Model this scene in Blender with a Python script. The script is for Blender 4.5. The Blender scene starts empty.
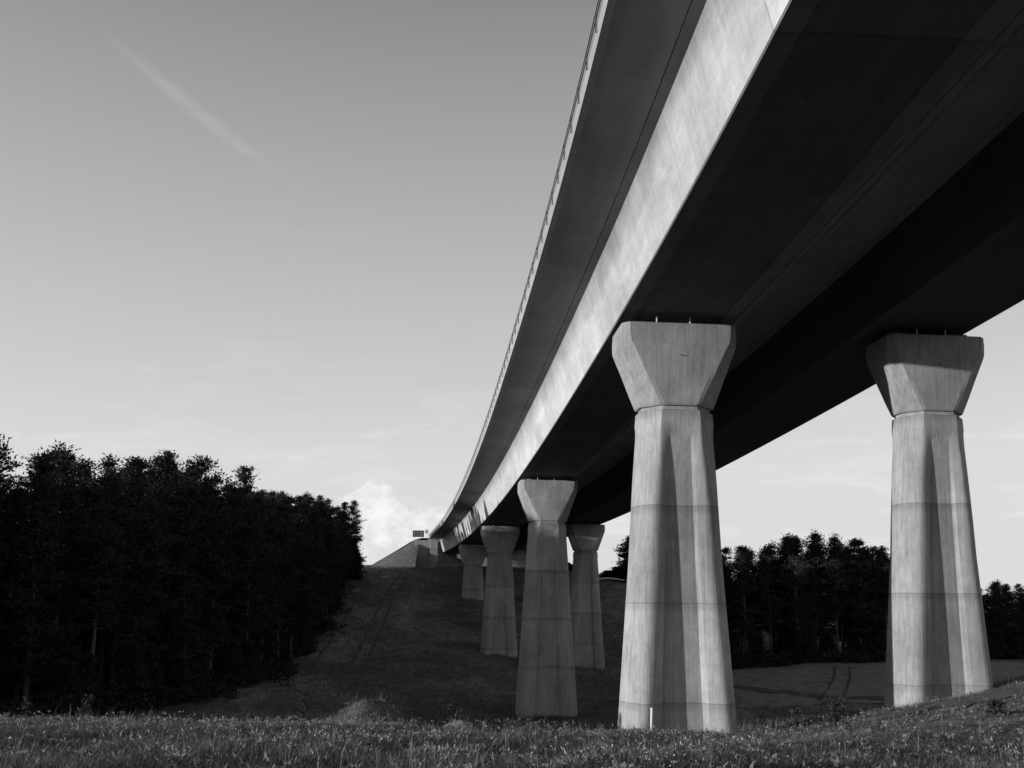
import bpy, bmesh, math, random
import numpy as np
from mathutils import Vector, Matrix

random.seed(7)
rng = np.random.default_rng(11)
scene = bpy.context.scene
COL = scene.collection
R = math.radians

# ------------------------------------------------------------------ helpers
def tag(o, label=None, cat=None, group=None, kind=None):
    if label: o['label'] = label
    if cat: o['category'] = cat
    if group: o['group'] = group
    if kind: o['kind'] = kind
    return o

def empty(name, loc=(0, 0, 0), rz=0.0):
    o = bpy.data.objects.new(name, None)
    COL.objects.link(o)
    o.location = loc
    o.rotation_euler = (0, 0, rz)
    o.empty_display_size = 0.5
    return o

class MB:
    """collects geometry for ONE mesh object"""
    def __init__(self):
        self.v, self.f, self.uv, self.sm = [], [], [], []
    def quad(self, pts, uvs=None, smooth=False):
        n = len(self.v)
        self.v += [tuple(p) for p in pts]
        self.f.append(tuple(range(n, n + len(pts))))
        self.uv.append(uvs or [(0, 0)] * len(pts))
        self.sm.append(smooth)
    def box(self, c, s, M=None):
        cx, cy, cz = c; x, y, z = s[0] / 2, s[1] / 2, s[2] / 2
        P = [Vector((a * x, b * y, d * z)) for a in (-1, 1) for b in (-1, 1) for d in (-1, 1)]
        if M is not None: P = [M @ p for p in P]
        P = [p + Vector(c) for p in P]
        for q in ((0, 1, 3, 2), (4, 6, 7, 5), (0, 4, 5, 1), (2, 3, 7, 6), (0, 2, 6, 4), (1, 5, 7, 3)):
            self.quad([P[i] for i in q])
    def bar(self, a, b, w, h=None):
        a, b = Vector(a), Vector(b); d = b - a
        M = d.to_track_quat('Z', 'Y').to_matrix()
        self.box((a + b) / 2, (w, h or w, d.length), M)
    def rings(self, loops, caps=True, smooth=True, uvs=None):
        n0 = len(self.v); n = len(loops[0])
        for L in loops: self.v += [tuple(p) for p in L]
        for i in range(len(loops) - 1):
            for j in range(n):
                k = (j + 1) % n
                self.f.append((n0 + i * n + j, n0 + i * n + k, n0 + (i + 1) * n + k, n0 + (i + 1) * n + j))
                self.uv.append([(0, 0)] * 4); self.sm.append(smooth)
        if caps:
            self.f.append(tuple(n0 + j for j in range(n))[::-1]); self.uv.append([(0, 0)] * n); self.sm.append(False)
            m = n0 + (len(loops) - 1) * n
            self.f.append(tuple(m + j for j in range(n))); self.uv.append([(0, 0)] * n); self.sm.append(False)
    def tube(self, pts, rads, seg=7, caps=True):
        loops = []
        for i, p in enumerate(pts):
            p = Vector(p)
            a = Vector(pts[max(i - 1, 0)]); b = Vector(pts[min(i + 1, len(pts) - 1)])
            q = (b - a).to_track_quat('Z', 'Y')
            loops.append([p + q @ Vector((math.cos(t) * rads[i], math.sin(t) * rads[i], 0))
                          for t in [2 * math.pi * k / seg for k in range(seg)]])
        self.rings(loops, caps)
    def build(self, name, mat, parent=None, sharp=None):
        me = bpy.data.meshes.new(name)
        me.from_pydata(self.v, [], self.f)
        uvl = me.uv_layers.new(name='UVMap')
        flat = np.array([c for u in self.uv for p in u for c in p], dtype=np.float32)
        uvl.data.foreach_set('uv', flat)
        me.polygons.foreach_set('use_smooth', self.sm)
        me.materials.append(mat)
        me.update()
        if sharp is not None:
            me.set_sharp_from_angle(angle=R(sharp))
        o = bpy.data.objects.new(name, me)
        COL.objects.link(o)
        if parent: o.parent = parent
        return o

def np_mesh(name, verts, faces_n, mat, shade=None, parent=None):
    """verts (N,3); consecutive groups of faces_n vertices are one face each"""
    me = bpy.data.meshes.new(name)
    N = len(verts); F = N // faces_n
    me.vertices.add(N); me.vertices.foreach_set('co', verts.astype(np.float32).ravel())
    me.loops.add(N); me.loops.foreach_set('vertex_index', np.arange(N, dtype=np.int32))
    me.polygons.add(F)
    me.polygons.foreach_set('loop_start', (np.arange(F) * faces_n).astype(np.int32))
    me.polygons.foreach_set('loop_total', np.full(F, faces_n, dtype=np.int32))
    if shade is not None:
        a = me.attributes.new('shade', 'FLOAT', 'POINT')
        a.data.foreach_set('value', shade.astype(np.float32))
    me.materials.append(mat)
    me.update(calc_edges=True)
    o = bpy.data.objects.new(name, me)
    COL.objects.link(o)
    if parent: o.parent = parent
    return o

# ------------------------------------------------------------------ materials
class NT:
    def __init__(self, name):
        self.m = bpy.data.materials.new(name); self.m.use_nodes = True
        self.t = self.m.node_tree; self.b = self.t.nodes['Principled BSDF']
        self.out = self.t.nodes['Material Output']
        self.b.inputs['Roughness'].default_value = 0.85
        self.b.inputs['Specular IOR Level'].default_value = 0.25
    def n(self, typ, ins=None, **kw):
        nd = self.t.nodes.new(typ)
        for k, v in kw.items(): setattr(nd, k, v)
        for k, v in (ins or {}).items():
            if hasattr(v, 'links') or isinstance(v, bpy.types.NodeSocket): self.t.links.new(v, nd.inputs[k])
            else: nd.inputs[k].default_value = v
        return nd
    def L(self, a, b): self.t.links.new(a, b)
    def math(self, op, a, b=0.0, c=0.0, clamp=False):
        nd = self.n('ShaderNodeMath', {0: a, 1: b, 2: c}, operation=op); nd.use_clamp = clamp
        return nd.outputs[0]
    def noise(self, vec, scale, detail=5, rough=0.6, dist=0.0):
        return self.n('ShaderNodeTexNoise', {'Vector': vec, 'Scale': scale, 'Detail': detail, 'Roughness': rough, 'Distortion': dist}).outputs[0]
    def ramp(self, fac, stops):
        nd = self.n('ShaderNodeMapRange', {0: fac, 1: stops[0][0], 2: stops[1][0], 3: stops[0][1], 4: stops[1][1]})
        nd.clamp = True; return nd.outputs[0]
    def scale(self, vec, s, loc=(0, 0, 0)):
        return self.n('ShaderNodeMapping', {0: vec, 'Scale': s, 'Location': loc}).outputs[0]
    def grey(self, val):
        c = self.n('ShaderNodeCombineColor', {0: val, 1: val, 2: val}).outputs[0]
        self.L(c, self.b.inputs['Base Color'])
    def bump(self, h, strength=0.4, dist=0.05):
        b = self.n('ShaderNodeBump', {'Height': h, 'Strength': strength, 'Distance': dist})
        self.L(b.outputs[0], self.b.inputs['Normal'])
    def obj(self): return self.n('ShaderNodeTexCoord').outputs['Object']
    def uv(self): return self.n('ShaderNodeTexCoord').outputs['UV']

def plain(name, g, rough=0.8, metal=0.0, var=0.25, sc=4.0):
    k = NT(name); v = k.noise(k.obj(), sc, 4)
    k.grey(k.ramp(v, [(0.3, g * (1 - var)), (0.7, g * (1 + var))]))
    k.b.inputs['Roughness'].default_value = rough; k.b.inputs['Metallic'].default_value = metal
    return k.m

def pier_concrete(base):
    k = NT('pier_concrete'); o = k.obj()
    info = k.n('ShaderNodeObjectInfo')
    off = k.n('ShaderNodeVectorMath', {0: o, 1: (0, 0, 0)}, operation='ADD')
    rnd = k.math('MULTIPLY', info.outputs['Random'], 37.0)
    cmb = k.n('ShaderNodeCombineXYZ', {0: rnd, 1: rnd, 2: 0.0}).outputs[0]
    k.L(cmb, off.inputs[1]); ov = off.outputs[0]
    sep = k.n('ShaderNodeSeparateXYZ', {0: o})
    z = sep.outputs[2]
    # board-marked vertical streaks
    st = k.noise(k.scale(ov, (7.0, 7.0, 0.16)), 1.0, 5, 0.65)
    st2 = k.noise(k.scale(ov, (22.0, 22.0, 0.35)), 1.0, 3, 0.6)
    big = k.noise(k.scale(ov, (0.5, 0.5, 0.35)), 1.0, 5, 0.6)
    fine = k.noise(ov, 14.0, 5, 0.7)
    # lifts of 4.9 m: each its own tone, dark damp band just under each joint
    lift = k.math('DIVIDE', z, 4.80)
    idx = k.math('FLOOR', lift)
    fr = k.math('SUBTRACT', lift, idx)
    tone = k.n('ShaderNodeTexWhiteNoise', {'W': k.math('ADD', idx, rnd)}, noise_dimensions='1D').outputs[0]
    wob = k.math('MULTIPLY', k.math('SUBTRACT', k.noise(k.scale(ov, (1.2, 1.2, 0)), 1.0, 2), 0.5), 0.012)
    frw = k.math('ADD', fr, wob)
    line = k.ramp(k.math('ABSOLUTE', k.math('SUBTRACT', k.math('PINGPONG', frw, 0.5), 0.0)), [(0.002, 0.68), (0.009, 1.0)])
    band = k.ramp(frw, [(0.90, 1.0), (0.96, 0.80)])
    v = k.math('MULTIPLY', k.ramp(st, [(0.3, 0.80), (0.68, 1.13)]), k.ramp(st2, [(0.3, 0.90), (0.7, 1.06)]))
    v = k.math('MULTIPLY', v, k.ramp(big, [(0.3, 0.78), (0.7, 1.15)]))
    v = k.math('MULTIPLY', v, k.ramp(fine, [(0.3, 0.90), (0.7, 1.07)]))
    mot = k.noise(k.scale(ov, (2.6, 2.6, 1.7)), 1.0, 7, 0.7, .5)
    v = k.math('MULTIPLY', v, k.ramp(mot, [(0.32, 0.86), (0.66, 1.10)]))
    drip = k.noise(k.scale(ov, (3.4, 3.4, 0.07)), 1.0, 4, 0.7)
    v = k.math('MULTIPLY', v, k.ramp(drip, [(0.56, 1.0), (0.72, 0.72)]))
    v = k.math('MULTIPLY', v, k.ramp(tone, [(0.0, 0.85), (1.0, 1.08)]))
    v = k.math('MULTIPLY', v, line); v = k.math('MULTIPLY', v, band)
    # shuttering panel joints: faint verticals each 0.6 m and bolt holes
    px = k.math('PINGPONG', k.math('DIVIDE', sep.outputs[0], 0.62), 0.5)
    vl = k.ramp(px, [(0.008, 0.88), (0.03, 1.0)])
    v = k.math('MULTIPLY', v, vl)
    k.grey(k.math('MULTIPLY', v, base))
    k.bump(k.math('ADD', k.math('MULTIPLY', st2, 0.6), fine), 0.35, 0.02)
    k.b.inputs['Roughness'].default_value = 0.9
    return k.m

def deck_concrete(name, base, stain=0.0, dirt=0.25, strips=False, topshadow=False):
    """UV: u = metres along the bridge, v = metres across the face"""
    k = NT(name); uv = k.uv()
    s = k.n('ShaderNodeSeparateXYZ', {0: uv}); u, w = s.outputs[0], s.outputs[1]
    a = k.noise(k.scale(uv, (0.20, 0.45, 1)), 1.0, 8, 0.62, 0.5)
    b = k.noise(k.scale(uv, (0.9, 1.9, 1)), 1.0, 8, 0.72, 0.9)
    c = k.noise(k.scale(uv, (6, 6, 1)), 1.0, 6, 0.7)
    dr = k.noise(k.scale(uv, (3.2, 0.25, 1)), 1.0, 5, 0.7)
    spk = k.noise(k.scale(uv, (3.0, 9.0, 1)), 1.0, 2, 0.5)
    v = k.math('MULTIPLY', k.ramp(a, [(0.32, 1 - dirt), (0.66, 1.08)]), k.ramp(b, [(0.3, 1 - dirt * 0.5), (0.65, 1.05)]))
    v = k.math('MULTIPLY', v, k.ramp(c, [(0.3, 0.93), (0.7, 1.05)]))
    v = k.math('MULTIPLY', v, k.ramp(spk, [(0.24, 0.72), (0.31, 1.0)]))
    v = k.math('MULTIPLY', v, k.ramp(dr, [(0.35, 1 - dirt * 0.4), (0.6, 1.03)]))
    # casting joints every 23.5 m, each bay its own tone
    bay = k.math('DIVIDE', k.math('ADD', u, 9.0), 23.5)
    bi = k.math('FLOOR', bay); bf = k.math('SUBTRACT', bay, bi)
    tone = k.n('ShaderNodeTexWhiteNoise', {'W': bi}, noise_dimensions='1D').outputs[0]
    v = k.math('MULTIPLY', v, k.ramp(tone, [(0, 0.88), (1, 1.1)]))
    v = k.math('MULTIPLY', v, k.ramp(k.math('PINGPONG', bf, 0.5), [(0.0006, 0.6), (0.0016, 1.0)]))
    if strips:  # paler smooth shuttering along both edges of the soffit
        e = k.math('ABSOLUTE', k.math('SUBTRACT', w, 3.05))
        v = k.math('MULTIPLY', v, k.ramp(e, [(2.26, 0.85), (2.30, 1.25)]))
    if topshadow: # shadow of the slab above, painted on in uneven tongues
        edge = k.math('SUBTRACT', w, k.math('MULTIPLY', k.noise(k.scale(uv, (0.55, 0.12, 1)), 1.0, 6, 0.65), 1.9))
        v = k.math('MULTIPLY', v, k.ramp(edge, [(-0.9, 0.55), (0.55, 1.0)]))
    if stain:   # plank lines along the length
        pl = k.math('PINGPONG', k.math('DIVIDE', w, stain), 0.5)
        v = k.math('MULTIPLY', v, k.ramp(pl, [(0.01, 0.82), (0.04, 1.0)]))
    k.grey(k.math('MULTIPLY', v, base))
    k.bump(k.math('ADD', c, b), 0.25, 0.02)
    k.b.inputs['Roughness'].default_value = 0.88
    return k.m

def ground_mat():
    k = NT('meadow_ground'); o = k.obj()
    a = k.noise(o, 0.06, 8, 0.6); b = k.noise(o, 0.55, 8, 0.7); c = k.noise(o, 4.5, 7, 0.75)
    d = k.noise(k.scale(o, (1.0, 0.12, 1.0)), 0.9, 5, 0.6)
    v = k.math('MULTIPLY', k.ramp(a, [(0.38, 0.55), (0.62, 1.5)]), k.ramp(b, [(0.3, 0.5), (0.7, 1.5)]))
    v = k.math('MULTIPLY', v, k.ramp(c, [(0.3, 0.5), (0.7, 1.5)]))
    v = k.math('MULTIPLY', v, k.ramp(d, [(0.3, 0.8), (0.7, 1.2)]))
    k.grey(k.math('MULTIPLY', v, 0.145))
    k.bump(k.math('ADD', k.math('MULTIPLY', b, 2.0), c), 0.9, 0.25)
    k.b.inputs['Specular IOR Level'].default_value = 0.05
    return k.m

def soil_mat(name, g, sc=1.0):
    k = NT(name); o = k.obj()
    b = k.noise(o, 0.9 * sc, 8, 0.7); c = k.noise(o, 7 * sc, 6, 0.75)
    v = k.math('MULTIPLY', k.ramp(b, [(0.3, 0.65), (0.7, 1.3)]), k.ramp(c, [(0.3, 0.6), (0.7, 1.35)]))
    k.grey(k.math('MULTIPLY', v, g)); k.bump(k.math('ADD', b, c), 0.9, 0.25)
    k.b.inputs['Specular IOR Level'].default_value = 0.05
    return k.m

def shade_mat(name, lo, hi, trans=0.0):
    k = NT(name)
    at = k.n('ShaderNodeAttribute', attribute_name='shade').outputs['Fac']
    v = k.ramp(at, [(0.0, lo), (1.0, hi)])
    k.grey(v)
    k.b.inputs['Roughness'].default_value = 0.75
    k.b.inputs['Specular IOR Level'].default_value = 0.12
    if trans:
        tr = k.n('ShaderNodeBsdfTranslucent')
        c = k.n('ShaderNodeCombineColor', {0: v, 1: v, 2: v}).outputs[0]; k.L(c, tr.inputs[0])
        mx = k.n('ShaderNodeMixShader', {0: trans, 1: k.b.outputs[0], 2: tr.outputs[0]})
        k.L(mx.outputs[0], k.out.inputs[0])
    return k.m

M = dict(
    pier=pier_concrete(0.34),
    web=deck_concrete('web_concrete', 0.56, dirt=0.28, topshadow=True),
    soffit2=deck_concrete('shade_painted_soffit', 0.09, 1.05, dirt=0.2),  # right deck's soffit: the shade beneath is put into a darker colour
    inner=deck_concrete('shade_painted_inner_web', 0.10, dirt=0.2),  # webs away from the sun, their shade put into the colour
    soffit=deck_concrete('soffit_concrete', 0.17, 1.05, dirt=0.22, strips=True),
    slab=deck_concrete('cantilever_concrete', 0.33, 0.0, dirt=0.18),
    edge=deck_concrete('edge_beam_concrete', 0.34, dirt=0.12),
    rail=plain('rail_steel', 0.10, 0.6, 0.3),
    steel=plain('bearing_steel', 0.12, 0.6, 0.2),
    pin=plain('galvanised_pin', 0.7, 0.5),
    white=plain('white_post_plastic', 0.75, 0.5, var=0.08),
    dark=plain('sign_back_metal', 0.045, 0.7),
    frame=plain('sign_frame_metal', 0.3, 0.6),
    asphalt=plain('asphalt', 0.05, 0.9),
    wall=pier_concrete(0.28),
    ground=ground_mat(),
    field=soil_mat('mown_field', 0.19, 0.6),
    track=soil_mat('wheel_track_earth', 0.095),
    soil=soil_mat('bare_soil', 0.16, 1.2),
    trail=soil_mat('trodden_path', 0.24, 1.0),
    bank=soil_mat('grassy_bank', 0.14, 1.0),
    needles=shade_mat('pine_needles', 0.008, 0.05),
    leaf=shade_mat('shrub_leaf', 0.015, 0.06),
    bark=plain('pine_bark', 0.07, 0.95, var=0.5, sc=3.0),
    grass=shade_mat('meadow_grass', 0.03, 0.42, 0.3),
    weed=shade_mat('weed_leaf', 0.03, 0.30, 0.25),
    straw=shade_mat('dry_straw', 0.08, 0.55, 0.3),
    grass2=shade_mat('slope_grass', 0.05, 0.34, 0.2),
    petal=shade_mat('white_petals', 0.30, 0.75, 0.3),
)

# ------------------------------------------------------------------ terrain height
CP = np.array([
 (0,-40,1),(-60,-40,0),(60,-40,1),(0,0,-1.7),(-25,0,-2.3),(30,0,-1.4),
 (-20,18,-3.3),(0,18,-3.15),(20,18,-3.0),(40,20,-2.2),
 (-28,38,-4.75),(-12,38,-4.85),(0,38,-5.15),(8,45,-6.25),(20,48,-4.9),(27,50,-3.85),(33,52,-2.9),(1,45,-5.8),(40,40,-2.9),
 (-40,52,-6.8),(-14,52,-7.6),(0,56,-8.3),(14,62,-8.6),(30,64,-8.0),(48,62,-5.6),
 (-40,72,-9.5),(-14,75,-10.2),(3.6,92,-10.3),(17,93,-10.4),(-30,95,-9.3),(30,95,-9.6),(60,95,-8.4),
 (-20,120,-8.2),(0,120,-8.6),(14,122,-9.8),
 (-1.6,140,-6.5),(13,144,-8.6),(-20,140,-5.0),(-40,140,-4.0),(-8,187,2.8),(7,188,0.5),(-22,187,3.5),(-36,195,6.5),
 (20,165,-5.0),(22,205,7.2),(34,195,3.0),(40,165,-5.5),
 (45,140,-7.2),(80,140,-7.0),(70,190,-7.5),(110,190,-8),
 (-15,212,8.6),(-20,236,11.8),(0,236,11.6),(14,236,10.5),(-36,236,11.6),(-60,205,8),(-60,120,-4),(-60,80,-8),(-80,60,-7),(-90,140,-2),
 (-90,240,11),(0,300,12),(-120,320,13),(60,300,6),(140,300,0),(140,100,-7),(140,20,-2),(-140,20,-6),(-140,-60,-2),(140,-60,2)], dtype=float)

def tps_fit(P):
    n = len(P); d = np.hypot(P[:, None, 0] - P[None, :, 0], P[:, None, 1] - P[None, :, 1])
    K = np.where(d > 0, d * d * np.log(np.maximum(d, 1e-9)), 0) + np.eye(n) * 8.0
    Q = np.c_[np.ones(n), P[:, :2]]
    A = np.block([[K, Q], [Q.T, np.zeros((3, 3))]])
    return np.linalg.solve(A, np.r_[P[:, 2], 0, 0, 0])
TW = tps_fit(CP)
def h0(x, y):
    x = np.asarray(x, float); y = np.asarray(y, float)
    sh = x.shape; x = x.ravel(); y = y.ravel(); out = np.zeros_like(x)
    for s in range(0, len(x), 20000):
        xs, ys = x[s:s + 20000], y[s:s + 20000]
        d = np.hypot(xs[:, None] - CP[None, :, 0], ys[:, None] - CP[None, :, 1])
        out[s:s + 20000] = np.where(d > 0, d * d * np.log(np.maximum(d, 1e-9)), 0) @ TW[:-3] + TW[-3] + TW[-2] * xs + TW[-1] * ys
    r = np.hypot(x, y - 100)
    w = np.clip((r - 190) / 160, 0, 1); w = w * w * (3 - 2 * w)
    far = -2 + 10 * np.exp(-((x + 40) ** 2 + (y - 330) ** 2) / (2 * 110 ** 2))
    return (out * (1 - w) + far * w).reshape(sh)
def gz(x, y):
    x = np.asarray(x, float); y = np.asarray(y, float)
    z = h0(x, y)
    # spoil mound beyond the near crest, and the small curved bank beside it
    z = z + 2.2 * np.exp(-(((x + 7.7) / 2.5) ** 2 + ((y - 50) / 2.6) ** 2))
    z = z + 0.10 * np.sin(x * 0.55 + 1.3) * np.sin(y * 0.47) + 0.06 * np.sin(x * 1.7 + y * 0.9) * np.cos(y * 1.3 - x * 0.4)
    z = z + (.10 * np.sin(x * 3.1 + 1.7 * y) + .07 * np.sin(5.3 * x - 4.1 * y)) * np.exp(-(((x + 7.7) / 3) ** 2 + ((y - 50) / 3) ** 2))
    # low bank beside the trodden path, facing the sun
    xt = np.interp(y, [33, 34.6, 38, 43, 48, 53], [3.5, -.2, -2, -2.7, -3.2, -3.9])
    z = z + .50 * np.exp(-((x - xt - .25) / .62) ** 2) * np.clip((y - 36) / 3, 0, 1) * np.clip((54 - y) / 4, 0, 1)
    # farm lane cut across the valley floor
    lane = 62 + 0.05 * x + 4 * np.sin((x + 10) / 22)
    z = z - 0.35 * np.exp(-((y - lane - 8) / 2.2) ** 2)
    return z
def g1(x, y): return float(gz(np.array([x]), np.array([y]))[0])

xs = np.unique(np.concatenate([np.linspace(-4000, -260, 14), np.linspace(-260, -60, 41), np.linspace(-60, 60, 201), np.linspace(60, 260, 41), np.linspace(260, 4000, 14)]))
ys = np.unique(np.concatenate([np.linspace(-600, -60, 8), np.linspace(-60, 14, 30), np.linspace(14, 80, 150), np.linspace(80, 260, 120), np.linspace(260, 600, 30), np.linspace(600, 5000, 16)]))
X, Y = np.meshgrid(xs, ys); Zg = gz(X, Y)
V = np.c_[X.ravel(), Y.ravel(), Zg.ravel()]
nx, ny = len(xs), len(ys)
I = np.arange(nx * ny).reshape(ny, nx)
F = np.stack([I[:-1, :-1], I[:-1, 1:], I[1:, 1:], I[1:, :-1]], -1).reshape(-1, 4)
me = bpy.data.meshes.new('ground'); me.from_pydata(V.tolist(), [], F.tolist())
me.polygons.foreach_set('use_smooth', [True] * len(F)); me.materials.append(M['ground']); me.update()
ground = bpy.data.objects.new('ground', me); COL.objects.link(ground); tag(ground, kind='structure')

def drape(name, poly_rows, mat, dz=0.02):
    """poly_rows: list of rows of (x,y); makes a sheet just above the ground"""
    a = np.array(poly_rows, float); z = gz(a[..., 0], a[..., 1]) + dz
    mb = MB()
    for i in range(a.shape[0] - 1):
        for j in range(a.shape[1] - 1):
            mb.quad([(a[p, q, 0], a[p, q, 1], z[p, q]) for p, q in ((i, j), (i, j + 1), (i + 1, j + 1), (i + 1, j))], smooth=True)
    o = mb.build(name, mat); tag(o, kind='structure'); return o

def strip(name, pts, w, mat, dz, step=0.8, jag=0.0):
    P = [Vector(p) for p in pts]; out = []
    for a, b in zip(P[:-1], P[1:]):
        n = max(1, int((b - a).length / step))
        out += [a.lerp(b, i / n) for i in range(n)]
    out.append(P[-1]); rows = []
    for i, p in enumerate(out):
        d = (out[min(i + 1, len(out) - 1)] - out[max(i - 1, 0)]).normalized(); n = Vector((-d.y, d.x))
        ww = w * (1 + jag * (random.random() - .5))
        rows.append([(p + n * ww * t).to_tuple() for t in (-.5, -.17, .17, .5)])
    return drape(name, rows, mat, dz)

# paler mown field on the right of the valley
rows = []
for i in range(26):
    t = i / 25; y = 97 + 38 * t
    row = []
    for j in range(40):
        s = j / 39; x = 24 + 5 * math.sin(t * 5) * .4 + 80 * s
        row.append((x + (4 * t), y + 2.0 * math.sin(s * 6) - 10 * s * (1 - t)))
    rows.append(row)
drape('field', rows, M['field'], 0.05)
def curve_pts(ctrl, n=24):
    c = [Vector(p) for p in ctrl]; out = []
    for i in range(n + 1):
        t = i / n * (len(c) - 1); k = min(int(t), len(c) - 2); u = t - k
        p0, p1, p2, p3 = c[max(k - 1, 0)], c[k], c[k + 1], c[min(k + 2, len(c) - 1)]
        out.append(0.5 * ((2 * p1) + (-p0 + p2) * u + (2 * p0 - 5 * p1 + 4 * p2 - p3) * u * u + (-p0 + 3 * p1 - 3 * p2 + p3) * u ** 3))
    return out
strip('wheel_track', curve_pts([(34, 101), (38, 110), (42.8, 121), (47, 132)]), 0.35, M['track'], 0.10, jag=.5)
strip('wheel_track', curve_pts([(36.6, 101), (40.4, 110), (45.0, 121), (49, 132)]), 0.35, M['track'], 0.10, jag=.5)
strip('field_path', curve_pts([(20, 128), (28, 122), (33, 110), (39, 101), (60, 95), (85, 95)]), 2.6, M['track'], 0.09, jag=.4)
strip('field_path', curve_pts([(-34, 84), (-18, 80), (-4, 78), (12, 82), (26, 86)]), 3.0, M['track'], 0.09, jag=.4)
for x0 in (-24.5, -22.6, -29.5):
    strip('wheel_track', curve_pts([(x0 + 3, 120), (x0 + 1, 150), (x0 - 1, 180), (x0 - 1, 212)]), 0.5, M['track'], 0.06, jag=.5)
# bare soil strip round the foot of the right pier
strip('bare_soil', curve_pts([(14.5, 42.5), (19, 43.2), (25, 44.2), (32, 45.0), (44, 45.5)]), 3.8, M['soil'], 0.05, jag=.5)

rows = [[(-7.7 + math.cos(a) * r, 50 + math.sin(a) * r * .9) for r in (0.02, .8, 1.6, 2.4, 3.2, 4.0)] for a in [2 * math.pi * i / 36 for i in range(37)]]
drape('spoil_mound', rows, M['bank'], .05)
strip('berm_strip', curve_pts([(13, 203), (16.5, 185), (17.5, 168), (20, 152), (27, 140)]), 3.0, M['bank'], 0.09, jag=.3)  # flat strip standing for the curved berm on the slope

TRAIL = curve_pts([(-3.9, 53), (-3.2, 48), (-2.7, 43), (-2.0, 38), (-.2, 34.6), (3.5, 33.2), (8, 32.5)], 40)
strip('trail', TRAIL, 1.15, M['trail'], 0.10, jag=.3)

# ------------------------------------------------------------------ viaduct geometry
def axis(y):        # left soffit edge of the left girder
    d = y - 45; 
    if d < -35: return axis(10) + slope(10) * (y - 10)
    return 5.25 - 0.09 * d - (0.00017 if d > 0 else 0.0006) * d * d
def slope(y):
    d = max(y - 45, -35); return -0.09 - (0.00034 if d > 0 else 0.0012) * d
def soff(y): return 13.6 + (0.00015 if y > 125 else 0.00020) * (y - 125) ** 2
def frame(y):
    t = Vector((slope(y), 1, 0)).normalized(); n = Vector((t.y, -t.x, 0))   # n points right
    return Vector((axis(y), y, soff(y))), t, n
def pt(y, off, h):
    o, t, n = frame(y); p = o + n * off; return Vector((p.x, p.y, p.z + h + .08 * min(max(0, off - 5), 9.5)))

Y0, Y1, STEP = -62.0, 236.0, 3.0
STN = [Y0 + STEP * i for i in range(int((Y1 - Y0) / STEP) + 1)]
if STN[-1] < Y1: STN.append(Y1)
S = [0.0]
for a, b in zip(STN[:-1], STN[1:]): S.append(S[-1] + (pt(b, 0, 0) - pt(a, 0, 0)).length)

def sweep(name, prof, mat, parent, off0, closed=False, ends=True):
    """prof: list of (across, height) points relative to soffit left edge"""
    mb = MB(); n = len(prof); m = n if closed else n - 1
    acc = [0.0]
    for i in range(n): 
        a, b = prof[i], prof[(i + 1) % n]; acc.append(acc[-1] + math.hypot(b[0] - a[0], b[1] - a[1]))
    for i in range(len(STN) - 1):
        for j in range(m):
            k = (j + 1) % n
            mb.quad([pt(STN[i], off0 + prof[j][0], prof[j][1]), pt(STN[i + 1], off0 + prof[j][0], prof[j][1]),
                     pt(STN[i + 1], off0 + prof[k][0], prof[k][1]), pt(STN[i], off0 + prof[k][0], prof[k][1])],
                    [(S[i], acc[j]), (S[i + 1], acc[j]), (S[i + 1], acc[j + 1]), (S[i], acc[j + 1])])
    if closed and ends:
        for y, f in ((STN[0], 1), (STN[-1], -1)):
            q = [pt(y, off0 + p[0], p[1]) for p in prof][::f]
            mb.quad(q, [(p[0], p[1]) for p in prof][::f])
    return mb.build(name, mat, parent)

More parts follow.
